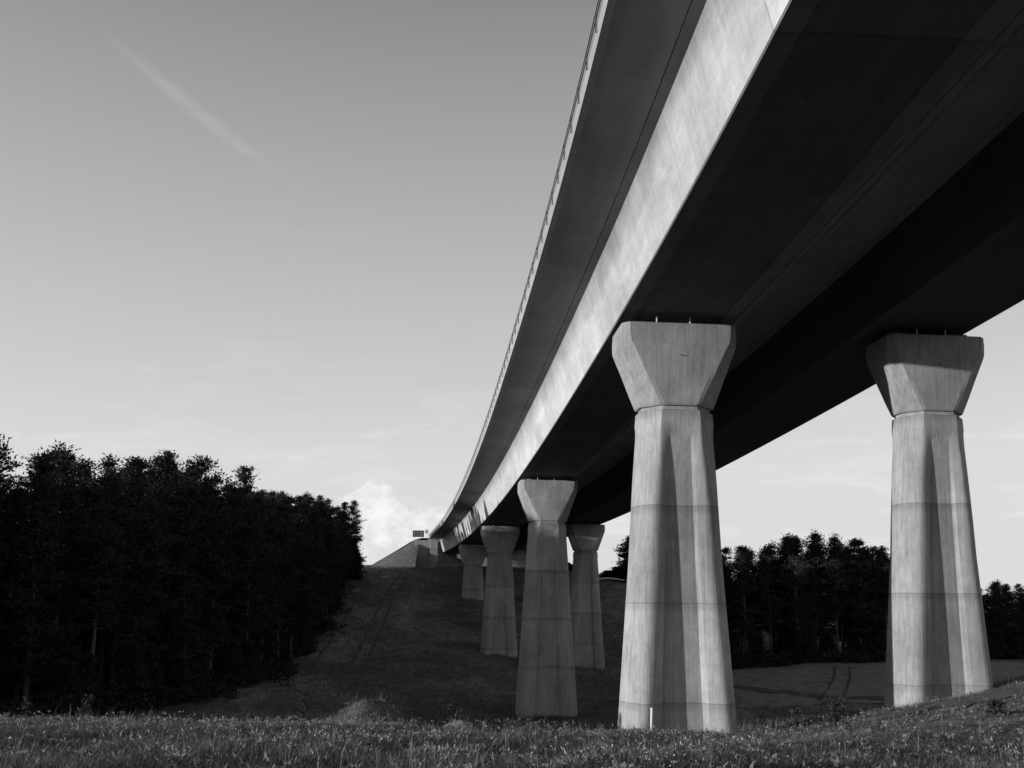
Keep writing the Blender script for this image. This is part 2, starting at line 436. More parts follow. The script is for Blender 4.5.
WEB_H, WEB_O, CAN, BOX = 3.24, 0.88, 2.96, 6.0
OFF2 = 14.02
def make_deck(off, label):
    root = empty('bridge_deck', (0, 0, 0)); tag(root, label, 'bridge deck', 'twin decks of the motorway viaduct')
    lt, rt = -WEB_O, BOX + WEB_O
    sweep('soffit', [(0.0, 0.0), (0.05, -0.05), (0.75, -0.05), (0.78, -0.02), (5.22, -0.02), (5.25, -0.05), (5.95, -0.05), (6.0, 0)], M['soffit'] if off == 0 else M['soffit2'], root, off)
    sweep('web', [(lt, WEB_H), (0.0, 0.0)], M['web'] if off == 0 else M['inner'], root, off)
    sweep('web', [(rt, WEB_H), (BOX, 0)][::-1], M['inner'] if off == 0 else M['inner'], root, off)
    # cantilever slabs with haunch, a drip groove line near the web
    cl = [(lt - CAN, WEB_H + .30), (lt - CAN + .28, WEB_H + .27), (lt - .50, WEB_H + .04), (lt - .48, WEB_H + .07), (lt - .44, WEB_H + .07), (lt - .42, WEB_H + .035), (lt, WEB_H)]
    sweep('cantilever_slab', cl, M['slab'], root, off)
    sweep('cantilever_slab', [(BOX + (BOX - 0) - 0 - (BOX - 0) + -p[0], p[1]) for p in cl][::-1], M['slab'], root, off)
    sweep('road_surface', [(lt - CAN + .5, WEB_H + .62), (rt + CAN - .5, WEB_H + .62)], M['asphalt'], root, off)
    for sgn in (-1, 1):
        e = lt - CAN if sgn < 0 else rt + CAN
        pr = [(e, WEB_H + .27), (e - sgn * -.02 * -1, WEB_H + .27), (e, WEB_H + .27)]
        a = e + (-0.02 if sgn < 0 else 0.02); b = e + (0.5 if sgn < 0 else -0.5)
        eb = [(a, WEB_H + .24), (a, WEB_H + .90), (b, WEB_H + .94), (b, WEB_H + .60), (e + (.24 if sgn < 0 else -.24), WEB_H + .45), (e + (.24 if sgn < 0 else -.24), WEB_H + .24)]
        if sgn < 0: eb = eb[::-1]
        sweep('edge_beam', eb, M['edge'], root, off, closed=True)
        # railing: rails and closely spaced posts
        mid = a + (-.05 if sgn < 0 else .05)
        sp, rl = MB(), MB()
        for hh in (0.62, 0.36):
            for y0, y1 in zip(STN[:-1], STN[1:]):
                rl.bar(pt(y0, off + mid, WEB_H + .94 + hh - .2), pt(y1, off + mid, WEB_H + .94 + hh - .2), 0.035)
        r = rl.build('railing', M['rail'], root)
        y = Y0 + .5
        while y < Y1:
            sp.bar(pt(y, off + mid, WEB_H + .62), pt(y, off + mid, WEB_H + 1.28), 0.05); y += 2.0
        sp.build('railing_posts', M['rail'], r)
    if off == 0:
        for y_, o_ in ((41, 2.0), (41, 4.1), (33, 1.7), (33, 4.2), (25.5, 2.0), (25.5, 4.3), (18, 1.9), (64, 2.1), (64, 4.0), (80, 2.1)):
            c = pt(y_, o_, -.02); mb = MB(); mb.tube([c + Vector((0, 0, .02)), c - Vector((0, 0, .012))], [.06, .06], 10)
            mb.build('drain_hole', M['dark'], root)
    return root
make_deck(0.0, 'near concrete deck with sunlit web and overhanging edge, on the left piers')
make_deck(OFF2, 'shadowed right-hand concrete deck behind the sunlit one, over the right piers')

# ------------------------------------------------------------------ piers
def chaikin_ring(P, r):
    out = []
    n = len(P)
    for i in range(n):
        a, b = P[i], P[(i + 1) % n]
        out.append((a[0] + (b[0] - a[0]) * r, a[1] + (b[1] - a[1]) * r))
        out.append((b[0] + (a[0] - b[0]) * r, b[1] + (a[1] - b[1]) * r))
    return out

CAP_H, GAP = 4.15, 0.42
def col_section(d):
    a = 1.90 + 0.0645 * d                  # half width
    b = 1.35 + 0.050 * d                   # front of the lobes
    dd = max(d - .7, 0); p = 0.31 * dd / math.sqrt(dd + 1.2) # how far the middle lies back from them
    yc = b - p
    xp = 0.95 + 0.070 * d                  # crest of the lobe
    xc = 0.46 + 0.037 * d                  # half width of the flat middle
    w = min(1, max(0, d - .6) / 7.0)
    ch = 0.92 + 0.02 * d
    K = 12; arc = []
    for i in range(K + 1):
        t = i / K
        lin = (xp + (a - xp) * t, b - ch * t)
        th = t * math.pi / 2
        ell = (xp - .25 * w * (a - xp) + (1 + .25 * w) * (a - xp) * math.sin(th), b - (ch + .55) * (1 - math.cos(th)) * .95)
        arc.append((lin[0] * (1 - w) + ell[0] * w, lin[1] * (1 - w) + ell[1] * w))
    x0, y0 = arc[0]
    # softened inner shoulder, then the crease
    sh = [(xc + (x0 - xc) * t, yc + (y0 - yc) * (t + w * .16 * math.sin(t * math.pi))) for t in (0, .25, .5, .75, .9)]
    half = [(0.0, yc)] + sh + arc + [(a, min(b - ch - .3, arc[-1][1] - .1))]
    for it in range(int(round(45 * w))):      # worn-in rounding of the crest
        half = half[:3] + [tuple(.5 * half[i][c] + .25 * (half[i - 1][c] + half[i + 1][c]) for c in (0, 1)) for i in range(3, len(half) - 1)] + half[-1:]
    q = [(-x, y) for x, y in half[::-1]] + half[1:]
    ring = q + [(x, -y) for x, y in q[::-1]]
    return [(x, -y) for x, y in ring]

def make_pier(y, off, label):
    o, t, n = frame(y); c = pt(y, off + 3.0, -GAP)
    rz = math.atan2(n.y, n.x)
    zg = g1(c.x, c.y)
    top = c.z; Hc = top - CAP_H - 0.22 - zg + 0.9
    root = empty('bridge_pier', (c.x, c.y, top - CAP_H - .22), rz)
    tag(root, label, 'bridge pier', 'concrete piers of the viaduct')
    # column, origin at its head so that the casting lifts count from there
    mb = MB(); nl = int(Hc / .3) + 1
    loops = []
    for i in range(nl + 1):
        d = Hc * i / nl; loops.append([Vector((x, yy, -d)) for x, yy in col_section(d)])
    mb.rings(loops[::-1], True, True)
    mb.build('column', M['pier'], root, sharp=11)
    # recessed neck
    nk = MB(); s = [(x * .925, yy * .90) for x, yy in col_section(0)]
    nk.rings([[Vector((x, yy, -.05)) for x, yy in s], [Vector((x, yy, .24)) for x, yy in s]], False, True); nk.build('neck', M['pier'], root, sharp=28)
    # flared head
    cp = MB(); loops = []
    for (z, a, f, b, ch) in ((.22, 1.90, .90, 1.32, .85), (.30, 1.96, .95, 1.36, .88), (1.0, 2.20, 1.30, 1.38, .74), (2.1, 2.56, 1.82, 1.42, .56),
                             (3.25, 2.96, 2.36, 1.48, .40), (3.42, 2.98, 2.46, 1.50, .37), (3.88, 2.98, 2.54, 1.50, .34), (4.37, 2.93, 2.55, 1.50, .30)):
        f = min(f, a - .1)
        q = [(-a, -(b - ch)), (-f, -b), (f, -b), (a, -(b - ch)), (a, b - ch), (f, b), (-f, b), (-a, b - ch)]
        q = chaikin_ring(q, .06)
        loops.append([Vector((x, yy, z)) for x, yy in q])
    cp.rings(loops, True, True)
    cap = cp.build('pier_cap', M['pier'], root, sharp=7)
    # inspection pin in the middle of the head
    pn = MB(); pn.bar((-.05, -1.40, 2.75), (.05, -1.56, 2.73), .04); pn.build('hook', M['dark'], cap)
    for sx in (-1, 1):
        b_ = MB()
        b_.box((sx * 1.75, 0, 4.37 + .05), (1.1, 1.1, .10)); b_.tube([(sx * 1.75, 0, 4.47), (sx * 1.75, 0, 4.66)], [.42, .42], 20)
        b_.box((sx * 1.75, 0, 4.37 + .34), (1.25, 1.0, .10)); b_.build('bearing', M['steel'], root)
        p2 = MB(); p2.bar((sx * .85 - .35, -1.38, 4.36), (sx * .85 - .35, -1.38, 4.72), .05); p2.build('gauge_pin', M['pin'], root)
    return root
stat = [45, 92, 140, 187]
LBL = ['tall sunlit concrete pier with white post at its foot, largest in the picture',
       'shaded grey concrete pier in front of the valley floor, next beyond the largest one',
       'grey concrete pier on the slope, third along the left row',
       'smallest concrete pier, short, high on the slope just before the abutment']
LBR = ['sunlit concrete pier standing alone at the right, with shadow across its head',
       'concrete pier hidden behind the largest sunlit pier, second along the right row',
       'dim concrete pier with pale sky beside its head, third along the right row',
       'short dim concrete pier of the right row nearest the abutment']
for y, l in zip(stat, LBL): make_pier(y, 0.0, l)
for y, l, dy, do in zip(stat, LBR, (2.3, 2.2, 2.0, 2.0), (.93, .3, 0, 0)):
    pr_ = make_pier(y + dy, OFF2 + do, l)
    if dy == 2.3: pr_.scale = (.95, .95, 1)

# ------------------------------------------------------------------ abutment, embankment, sign
A = empty('bridge_abutment', pt(236, 3, -4)); tag(A, 'low concrete abutment wall at the far end of both decks', 'abutment')
def local(root, p): return Vector(p) - root.location
mb = MB()
def wallbox(mb, y, t, o0, o1, z0, z1, root):
    P = [pt(y, o0, 0), pt(y, o1, 0), pt(y + t, o1, 0), pt(y + t, o0, 0)]
    lo = [local(root, (p.x, p.y, z0)) for p in P]; hi = [local(root, (p.x, p.y, z1)) for p in P]
    for q in (lo[::-1], hi): mb.quad(q)
    for i in range(4):
        k = (i + 1) % 4; mb.quad([lo[i], lo[k], hi[k], hi[i]])
zs = soff(236)
wallbox(mb, 235.0, 1.5, -3.6, 22.6, 8.5, zs - .35, A); mb.build('front_wall', M['wall'], A)
mb = MB(); wallbox(mb, 236.6, 1.0, -3.8, 22.8, zs - .6, zs + 3.9, A); mb.build('back_wall', M['wall'], A)
mb = MB(); wallbox(mb, 233.6, 1.3, -3.4, -1.5, 8.0, zs + 3.1, A); mb.build('pilaster', M['wall'], A)
mb = MB(); wallbox(mb, 235.2, 16.0, -7.4, -3.15, 8.0, zs + 3.0, A); mb.build('wing_wall', M['wall'], A)
mb = MB(); wallbox(mb, 234.6, .39, -1.2, 22.6, 11.9, 12.25, A); mb.build('ledge', M['edge'], A)

# road embankment behind the abutment, with its end cone on the left
rows = []
for i in range(26):
    y = 236.5 + i * 4.0
    row = []
    zt = soff(236) + 3.75
    for j, o_ in enumerate([-30, -24, -19, -15, -11.5, -8.5, -6.6, -5.6, 3, 12, 22, 25, 30, 36, 44]):
        p = pt(min(y, 236), o_, 0); p = Vector((p.x + slope(236) * (y - 236), y, 0))
        gr = g1(p.x, p.y) - .3
        drop = max(0, (-6.4 - o_)) / 1.65 if o_ < 0 else max(0, o_ - 24) / 1.65
        zz = zt - drop + 0.28 * math.sin(p.x * 1.9 + y * .7) * (1 if drop > 0 else 0)
        row.append((p.x, p.y, max(zz, gr)))
    rows.append(row)
mb = MB()
for i in range(len(rows) - 1):
    for j in range(len(rows[0]) - 1):
        mb.quad([rows[i][j], rows[i][j + 1], rows[i + 1][j + 1], rows[i + 1][j]], smooth=True)
# quarter cone sweeping round in front of the wing wall
top = pt(236, -6.2, 0); zt = soff(236) + 3.75
for i in range(14):
    a0 = math.pi + (i) / 14 * math.pi / 2; a1 = math.pi + (i + 1) / 14 * math.pi / 2
    for k in range(8):
        r0, r1 = k * 1.9, (k + 1) * 1.9
        def cpnt(a, r):
            x = top.x + math.cos(a) * r; y = 236.6 + math.sin(a) * r * .75
            z = zt - r / 1.65 + 0.2 * math.sin(x * 2.1 + y * 1.7) * min(1, r)
            return (x, y, max(z, g1(x, y) - .3))
        mb.quad([cpnt(a0, r0), cpnt(a0, r1), cpnt(a1, r1), cpnt(a1, r0)], smooth=True)
em = mb.build('embankment', M['bank']); tag(em, kind='structure')
mb = MB()
for i in range(25):
    y = 236.7 + i * 4.0
    P = []
    for yy in (y, y + 4):
        for o_ in (-4, 22.5):
            p = pt(236, o_, 0); P.append((p.x + slope(236) * (yy - 236), yy, zt + .03))
    mb.quad([P[0], P[1], P[3], P[2]])
tag(mb.build('road', M['asphalt']), kind='structure')

sb = Vector((-24.9, 239.0, 0)); sgz = soff(236) + 2.7
SG = empty('road_sign', (sb.x, sb.y, sgz)); tag(SG, 'dark back of a motorway sign board on two posts, on top of the embankment', 'sign')
mb = MB(); mb.box((0, 0, 2.35), (3.0, .06, 1.75)); mb.build('panel', M['dark'], SG)
for i, xx in enumerate((-.95, .95)):
    mb = MB(); mb.bar((xx, -.09, -.6), (xx, -.09, 3.3), .12); mb.build('post', M['frame'], SG)
mb = MB()
for xx in (-1.5, -0.2, .45, 1.5): mb.box((xx, -.06, 2.35), (.05, .05, 1.82))
for zz in (1.5, 2.05, 2.7, 3.22): mb.box((0, -.065, zz), (3.05, .045, .05))
mb.build('frame', M['frame'], SG)
SG2 = empty('road_sign', (sb.x + 1.95, sb.y + 3.0, sgz)); tag(SG2, 'small pale sign plate on a single post beside the larger dark sign', 'sign')
mb = MB(); mb.box((0, 0, 3.2), (.9, .05, 1.0)); mb.build('panel', M['frame'], SG2)
mb = MB(); mb.bar((0, .06, -.8), (0, .06, 3.6), .09); mb.build('post', M['frame'], SG2)

# guard rail on the hill to the right of the decks
GR = empty('guard_rail', (20, 204, g1(20, 204))); tag(GR, 'low steel guard rail on the hill crest between the piers', 'guard rail')
mb = MB()
gp = [(16 + i * 2.0, 205 - i * .2) for i in range(9)]
for a, b in zip(gp[:-1], gp[1:]):
    mb.bar(local(GR, (a[0], a[1], g1(*a) + .72)), local(GR, (b[0], b[1], g1(*b) + .72)), .08, .3)
mb.build('rail', M['pin'], GR)
for a in gp:
    m2 = MB(); m2.bar(local(GR, (a[0], a[1] + .1, g1(*a) - .2)), local(GR, (a[0], a[1] + .1, g1(*a) + .8)), .1); m2.build('post', M['frame'], GR)

# white marker post in the grass
px_, py_ = 6.35, 41.2
WP = empty('marker_post', (px_, py_, g1(px_, py_))); tag(WP, 'thin white marker post standing in the grass before the largest pier', 'marker post')
mb = MB(); mb.tube([(0, 0, -.3), (.0, 0, .6), (.015, 0, 1.38)], [.055, .055, .055], 10); mb.build('post', M['white'], WP)
mb = MB(); mb.tube([(.015, 0, 1.38), (.017, 0, 1.44), (.018, 0, 1.46)], [.062, .062, .03], 10); mb.build('post_cap', M['white'], WP)

# ------------------------------------------------------------------ trees
def needles(cent, n, spread, size, up=0.55):
    """n small triangles per centre, fanning outwards and upwards; returns verts and shade"""
    cent = np.asarray(cent, float); m = len(cent)
    c = np.repeat(cent, n, 0)
    d = rng.normal(size=(m * n, 3)); d /= np.linalg.norm(d, axis=1)[:, None]
    base = c + d * (np.abs(rng.normal(size=(m * n, 1))) * spread * .5) * np.array([1, 1, .55])
    dr = d * np.array([1, 1, .5]) + np.array([0, 0, up]) + rng.normal(size=d.shape) * .3
    dr /= np.linalg.norm(dr, axis=1)[:, None]
    s = size * rng.uniform(.6, 1.4, size=(m * n, 1))
    side = np.cross(dr, rng.normal(size=d.shape)); side /= np.linalg.norm(side, axis=1)[:, None] + 1e-9
    v = np.stack([base - side * s * .28, base + side * s * .28, base + dr * s], 1).reshape(-1, 3)
    tone = np.repeat(rng.uniform(0, 1, size=m), n) * .5 + rng.uniform(0, .5, size=m * n)
    return v, np.repeat(tone, 3)

def pine_proto(H, crown_from, width, seed, top='round', dens=1.0, size=.27):
    random.seed(seed)
    tr = MB(); lean = random.uniform(-.03, .03); lean2 = random.uniform(-.02, .02)
    def axis_at(z):
        u = z / H; return Vector((lean * z + .25 * math.sin(u * 4 + seed), lean2 * z + .2 * math.sin(u * 3.1 + seed * 2), z))
    zsn = [0, .4, 1.5] + [H * i / 10 for i in range(2, 11)]; zsn = sorted(z for z in zsn if z <= H)
    r0 = .0105 * H + .05
    tr.tube([axis_at(z) - Vector((0, 0, .4 if z == 0 else 0)) for z in zsn], [max(.03, r0 * (1.35 if z == 0 else 1) * (1 - .88 * z / H)) for z in zsn], 8)
    cents = []
    z = H * crown_from
    while z < H * .985:
        u = (z / H - crown_from) / (1 - crown_from)
        prof = (math.sin(math.pi * min(1, .18 + u * .82)) ** .7) if top == 'round' else (1 - u) ** .75 * .95 + .08
        prof = max(prof, .14)
        for k in range(random.choice((2, 3, 3, 4))):
            a = random.uniform(0, 2 * math.pi); L = width * prof * random.uniform(.5, 1.2)
            b0 = axis_at(z); rise = random.uniform(.0, .5) * L + .15 * u * L
            bends = [b0, b0 + Vector((math.cos(a) * L * .5, math.sin(a) * L * .5, rise * .3)), b0 + Vector((math.cos(a) * L, math.sin(a) * L, rise))]
            tr.tube(bends, [.05 + .02 * L, .035 + .008 * L, .015], 4, False)
            nb = max(2, int(L * 2.2 * dens))
            for q in range(nb):
                t = .35 + .65 * (q + random.random()) / nb
                p = bends[1].lerp(bends[2], (t - .5) * 2) if t > .5 else bends[0].lerp(bends[1], t * 2)
                cents.append(p + Vector((random.gauss(0, .22), random.gauss(0, .22), random.gauss(.08, .14))))
        z += random.uniform(.22, .42) * (H / 18) / dens ** .3
    for q in range(4): cents.append(axis_at(H) + Vector((random.gauss(0, .15), random.gauss(0, .15), random.uniform(-.7, .25))))
    # dead twigs below the crown
    for q in range(14):
        zz = random.uniform(.15, crown_from) * H; a = random.uniform(0, 6.28); L = random.uniform(.5, 1.9)
        b0 = axis_at(zz); tr.tube([b0, b0 + Vector((math.cos(a) * L, math.sin(a) * L, random.uniform(-.3, .35) * L))], [.03, .01], 3, False)
    v, s = needles([tuple(c) for c in cents], 30, .95, size)
    return tr, v, s

def make_tree(name, tr, v, s):
    root = empty(name, (0, 0, -500))
    t = tr.build('trunk', M['bark'], root)
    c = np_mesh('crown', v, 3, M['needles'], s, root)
    return root
used = set()
def place(proto, x, y, sc, label, group, cat='tree', sink=.25, rz=None):
    if proto.name not in used: r = proto; used.add(proto.name)
    else:
        r = proto.copy(); COL.objects.link(r)
        for ch in proto.children:
            c = ch.copy(); COL.objects.link(c); c.parent = r
    r.location = (x, y, g1(x, y) - sink); r.rotation_euler = (0, 0, random.uniform(0, 6.28) if rz is None else rz)
    s = sc if hasattr(sc, '__len__') else (sc, sc, sc); r.scale = s
    for k in ('label', 'category', 'group'):
        if k in r: del r[k]
    tag(r, label, cat, group); return r

PR = [make_tree('pine_tree', *pine_proto(19 + i % 3, [.30, .14, .40, .20, .12, .26][i], [2.7, 2.9, 3.0, 3.1, 2.7, 2.8][i], 10 + i, ['round', 'cone', 'round', 'round', 'cone', 'round'][i])) for i in range(6)]
PH = [19 + i % 3 for i in range(6)]
LOWP = [make_tree('young_pine_tree', *pine_proto(7, .04, 1.9, 40 + i, 'cone', 1.1, .36)) for i in range(2)]

random.seed(5)
WOOD = 'dark pine in the dense wood on the left slope'
def ex(y): return float(np.interp(y, [72, 84, 104, 150, 180, 205], [0, 2, 8.5, 6.5, 2.5, 0]))   # how far the wood bulges towards the bridge
# explicit front-edge trees: (x, y, target height)
edge = [(-47, 76, 23.5), (-43.5, 80, 22.8), (-41.5, 85, 19.5), (-41, 90, 20), (-39.5, 95, 18), (-40, 100, 19.5), (-39, 105, 20.5), (-38.5, 111, 20), (-38, 117, 19.5), (-37.5, 124, 20),
        (-37, 131, 20.5), (-37.5, 139, 19), (-37, 147, 18.0), (-37.5, 156, 17), (-37.5, 166, 16), (-37, 177, 15.5), (-37, 188, 18.0), (-36.2, 199, 17.2)]
for x, y in ((-41, 58), (-42, 62.5), (-44, 67), (-45, 71.5)): place(PR[(int(y)) % 6], x, y, 1.05, 'dark pine at the near corner of the left wood', 'pines in the left wood')
for i, (x, y, h) in enumerate(edge):
    k = i % 6
    lab = {0: 'nearest dark pine at the left edge of the frame, in the wood',
           17: 'last dark pine at the right end of the left wood, just before the white cloud'}.get(i, WOOD)
    place(PR[k], x + ex(y), y, h / PH[k], lab if lab != WOOD else 'dark pine with bare trunk in the front row of the left wood', 'pines in the left wood' if lab == WOOD else 'pines in the left wood')
ROWT = 'dark pine standing inside the left wood behind its front row'
cnt = 0
for row in range(1, 6):
    y = 60 - row * 1.3
    while y < 208:
        x = -38.5 - row * 4.6 - (5 if y < 80 else 0) + random.uniform(-1.3, 1.3)
        h = np.interp(y, [70, 100, 125, 150, 170, 210], [23.3, 23.5, 24.5, 22.5, 19, 17]) * random.uniform(.78, 1.10)
        k = random.randrange(6)
        place(PR[k], x + ex(y), y, h / PH[k], ROWT, 'pines in the left wood'); cnt += 1
        y += random.uniform(4.2, 6.2)
place(PR[0], -38.6, 205, (.95, .95, .78), 'dark pine in the far corner of the left wood, behind its last tree', None)
place(PR[3], -38.2, 195, (1.0, 1.0, .84), 'broad dark pine just in front of the last tree of the left wood', None)
place(LOWP[0], -35.6, 197, (1.6, 1.6, 1.3), 'bushy young pine under the last tree at the right end of the left wood', None)
# young pines and shrubs that close the wood's foot
for xq in (-58, -63):
    y = 58
    while y < 206:
        place(LOWP[random.randrange(2)], xq + random.uniform(-1, 1), y, random.uniform(1.0, 1.5), 'young dark pine deep inside the left wood', 'young pines inside the left wood')
        y += random.uniform(3.2, 4.6)
y = 76
while y < 205:
    place(LOWP[random.randrange(2)], -38.5 + ex(y) + random.uniform(-3.5, 1.2) - (6 if y < 80 else 0), y, random.uniform(.45, 1.0), 'young dark pine at the foot of the left wood', 'young pines at the foot of the left wood')
    y += random.uniform(1.8, 3.2)
# wood beyond the field on the right
PRR = 'dark pine in the wood beyond the field, between the two sunlit piers'
for row in range(4):
    x = 29 + row * 1.1
    while x < 74:
        yy = 141 + row * 4.2 + random.uniform(-1.2, 1.2) + max(0, (x - 66)) * 1.3 + (22 - min(x, 30)) * .0 + max(0, 30 - x) * 2.6
        h = np.interp(x, [30, 40, 55, 62, 74], [15, 19.3, 19.3, 18, 17]) * random.uniform(.9, 1.06)
        k = random.choice((0, 1, 2, 3, 5)); place(PR[k], x, yy, h / PH[k], PRR, 'pines in the wood beyond the field')
        if row < 2 and random.random() < .8: place(LOWP[random.randrange(2)], x + 1.5, yy - 1.5, random.uniform(.5, .95), 'young dark pine at the foot of the wood beyond the field', 'young pines beyond the field')
        x += random.uniform(3.2, 4.6)
for row in range(3):
    x = 84
    while x < 130:
        k = random.choice((0, 2, 3, 5)); h = 14.5 * random.uniform(.88, 1.1)
        place(PR[k], x, 186 + row * 5 + random.uniform(-1.5, 1.5), h / PH[k], 'distant low dark pine at the right edge of the frame, past the right pier', 'distant pines at the right edge')
        if row == 0: place(LOWP[random.randrange(2)], x + 2, 183, random.uniform(.7, 1.0), 'distant young pine at the right edge of the frame', 'distant pines at the right edge')
        x += random.uniform(2.6, 3.8)
# the lone open pine and low trees on the hill crest seen between the piers
op = make_tree('pine_tree', *pine_proto(12, .3, 2.6, 91, 'round', .55, .45))
place(op, 26.9, 202, (1.35, 1.35, .92), 'lone open-crowned pine against the sky just left of the largest pier', None)
for i, (x, y, s) in enumerate([(22.4, 208, .30), (24.2, 207, .45), (26.2, 206, .62), (28.6, 207, .75), (33.5, 205, .9)]):
    place(LOWP[i % 2], x, y, (s * .55 + .75, s * .55 + .75, s), 'low bushy pine on the hill crest under the lone pine', 'bushy pines on the hill crest')

# ------------------------------------------------------------------ grass and weeds
def blades(px, py, pz, nb, hmin, hmax, w, spread, lean=.35, wind=(.12, .05)):
    n = len(px); N = n * nb
    bx = np.repeat(px, nb) + rng.normal(size=N) * spread; by = np.repeat(py, nb) + rng.normal(size=N) * spread
    bz = np.repeat(pz, nb)
    h = np.repeat(rng.uniform(.75, 1.25, n), nb) * rng.uniform(hmin, hmax, N)
    a = rng.uniform(0, 2 * np.pi, N); la = rng.uniform(0, 2 * np.pi, N); ll = rng.uniform(0, lean, N) * h
    wx, wy = np.cos(a) * w / 2, np.sin(a) * w / 2
    dx, dy = np.cos(la) * ll + wind[0] * h, np.sin(la) * ll + wind[1] * h
    b0 = np.stack([bx - wx, by - wy, bz - .08], 1); b1 = np.stack([bx + wx, by + wy, bz - .08], 1)
    mx = np.stack([bx + dx * .35, by + dy * .35, bz + h * .6], 1); off = np.stack([wx * .8, wy * .8, 0 * wx], 1)
    tip = np.stack([bx + dx, by + dy, bz + h], 1)
    q = np.stack([b0, b1, mx + off, mx + off, mx - off, b0], 1)   # as two triangles
    t1 = np.stack([b0, b1, mx + off], 1); t2 = np.stack([b0, mx + off, mx - off], 1); t3 = np.stack([mx - off, mx + off, tip], 1)
    v = np.stack([t1, t2, t3], 1).reshape(-1, 3)
    tone = rng.uniform(.25, 1.0, N) * np.repeat(rng.uniform(.5, 1.1, n), nb)
    s = np.stack([tone * .15, tone * .15, tone * .5, tone * .15, tone * .5, tone * .5, tone * .5, tone * .5, tone], 1).reshape(-1)  # straw-like tips with sunlight painted into their tone, feet darker
    return v, s, tip, tone

def scatter(n, y0, y1, k0=-.66, k1=.66, pad=2.0):
    y = np.sqrt(rng.uniform(y0 ** 2, y1 ** 2, n)); x = rng.uniform(k0, k1, n) * y + rng.uniform(-pad, pad, n)
    return x, y
def patch(x, y):   # clumpy density, 0..1
    return .5 + .25 * np.sin(x * .9 + 2 * np.sin(y * .37)) * np.sin(y * .8 + x * .21) + .25 * np.sin(x * .31 + 4) * np.cos(y * .23 + x * .17)

gx, gy = scatter(78000, 15, 58)
soilm = (np.abs(gy - (42.5 + (gx - 14.5) * .13)) < 1.9) & (gx > 14) | (np.hypot(gx + 7.7, gy - 50) < 1.5)
pm = np.hypot((gx - 8.2), (gy - 45)) < 0  # keep all
keep = (rng.uniform(size=len(gx)) < .35 + .65 * patch(gx, gy)) & ~(soilm & (rng.uniform(size=len(gx)) < .93))
tx = np.array([p.x for p in TRAIL]); ty = np.array([p.y for p in TRAIL])
def near_trail(x, y):
    return np.min(np.hypot(x[:, None] - tx[None], y[:, None] - ty[None]), axis=1)
ntd = near_trail(gx, gy)
keep &= (ntd > .8)
gx, gy, ntd = gx[keep], gy[keep], ntd[keep]; gzv = gz(gx, gy)
short = np.clip((gx - 6) / 8, 0, 1) * np.clip((48 - gy) / 4, 0, 1)       # mown short to the right
hp = .5 + .5 * np.sin(gx * .45 + 1.7 * np.sin(gy * .31 + .5)) * np.sin(gy * .55 + 1.2 * np.sin(gx * .27))
tall = (1 - .68 * short) * (.62 + .6 * hp) * np.clip(.35 + ntd * .5, 0, 1)
v, s, tip, tone = blades(gx, gy, gzv, 7, .08, .34, .014, .16, 1.1)
# scale height of blades by the local factor
zf = np.repeat(np.repeat(gzv, 7), 9); tf = np.repeat(np.repeat(tall, 7), 9)
v[:, 2] = zf + (v[:, 2] - zf) * tf
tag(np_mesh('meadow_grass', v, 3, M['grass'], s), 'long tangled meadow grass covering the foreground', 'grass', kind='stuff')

# seed heads and white flowers on stalks
fx, fy = scatter(7500, 16, 52)
keep = rng.uniform(size=len(fx)) < np.clip(patch(fx, fy) * 1.6 - .5, 0.06, 1) * np.where(fx < 6, 1.0, .22)
fx, fy = fx[keep], fy[keep]; fz = gz(fx, fy)
v, s, tip, tone = blades(fx, fy, fz, 1, .18, .50, .014, .05, .3)
tag(np_mesh('flower_stalks', v, 3, M['grass'], s), 'thin stalks carrying the white meadow flowers', 'flower stalks', kind='stuff')
n = 6; T = np.repeat(tip, n, 0); N = len(T)
d = rng.normal(size=(N, 3)) * np.array([.05, .05, .02]); c = T + d
a = rng.uniform(0, 6.28, N); r = rng.uniform(.008, .022, N)
tri = []
for k in range(3):
    tri.append(c + np.stack([np.cos(a + k * 2.094) * r, np.sin(a + k * 2.094) * r, rng.normal(size=N) * .02], 1))
v = np.stack(tri, 1).reshape(-1, 3)
tag(np_mesh('white_flowers', v, 3, M['petal'], np.repeat(rng.uniform(0, 1, N), 3)), 'small white flower heads scattered through the meadow grass', 'wildflowers', kind='stuff')

# coarser tufts on valley floor and hillside
hx, hy = scatter(85000, 55, 232, -.30, .35, 3)
keep = ~((hx > 22) & (hy > 96) & (hy < 137)) & (rng.uniform(size=len(hx)) < .15 + .85 * patch(hx * .5, hy * .3))
hx, hy = hx[keep], hy[keep]
v, s, tip, tone = blades(hx, hy, gz(hx, hy), 4, .15, .5, .06, .45, .8)
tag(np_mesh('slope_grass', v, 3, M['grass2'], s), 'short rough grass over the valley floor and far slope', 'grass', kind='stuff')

# dry stems standing above the grass
dx_, dy_ = scatter(5200, 16, 54)
kd = rng.uniform(size=len(dx_)) < np.clip(1.5 * patch(dx_ * 1.3 + 3, dy_ * .7) - .4, .05, 1) * np.where(dx_ > 4, .22, 1)
dx_, dy_ = dx_[kd], dy_[kd]
v, s, tip, tone = blades(dx_, dy_, gz(dx_, dy_), 2, .25, .75, .013, .06, .5)
tag(np_mesh('dry_stems', v, 3, M['straw'], s), 'pale dry grass stems sticking up above the meadow', 'dry stems', kind='stuff')
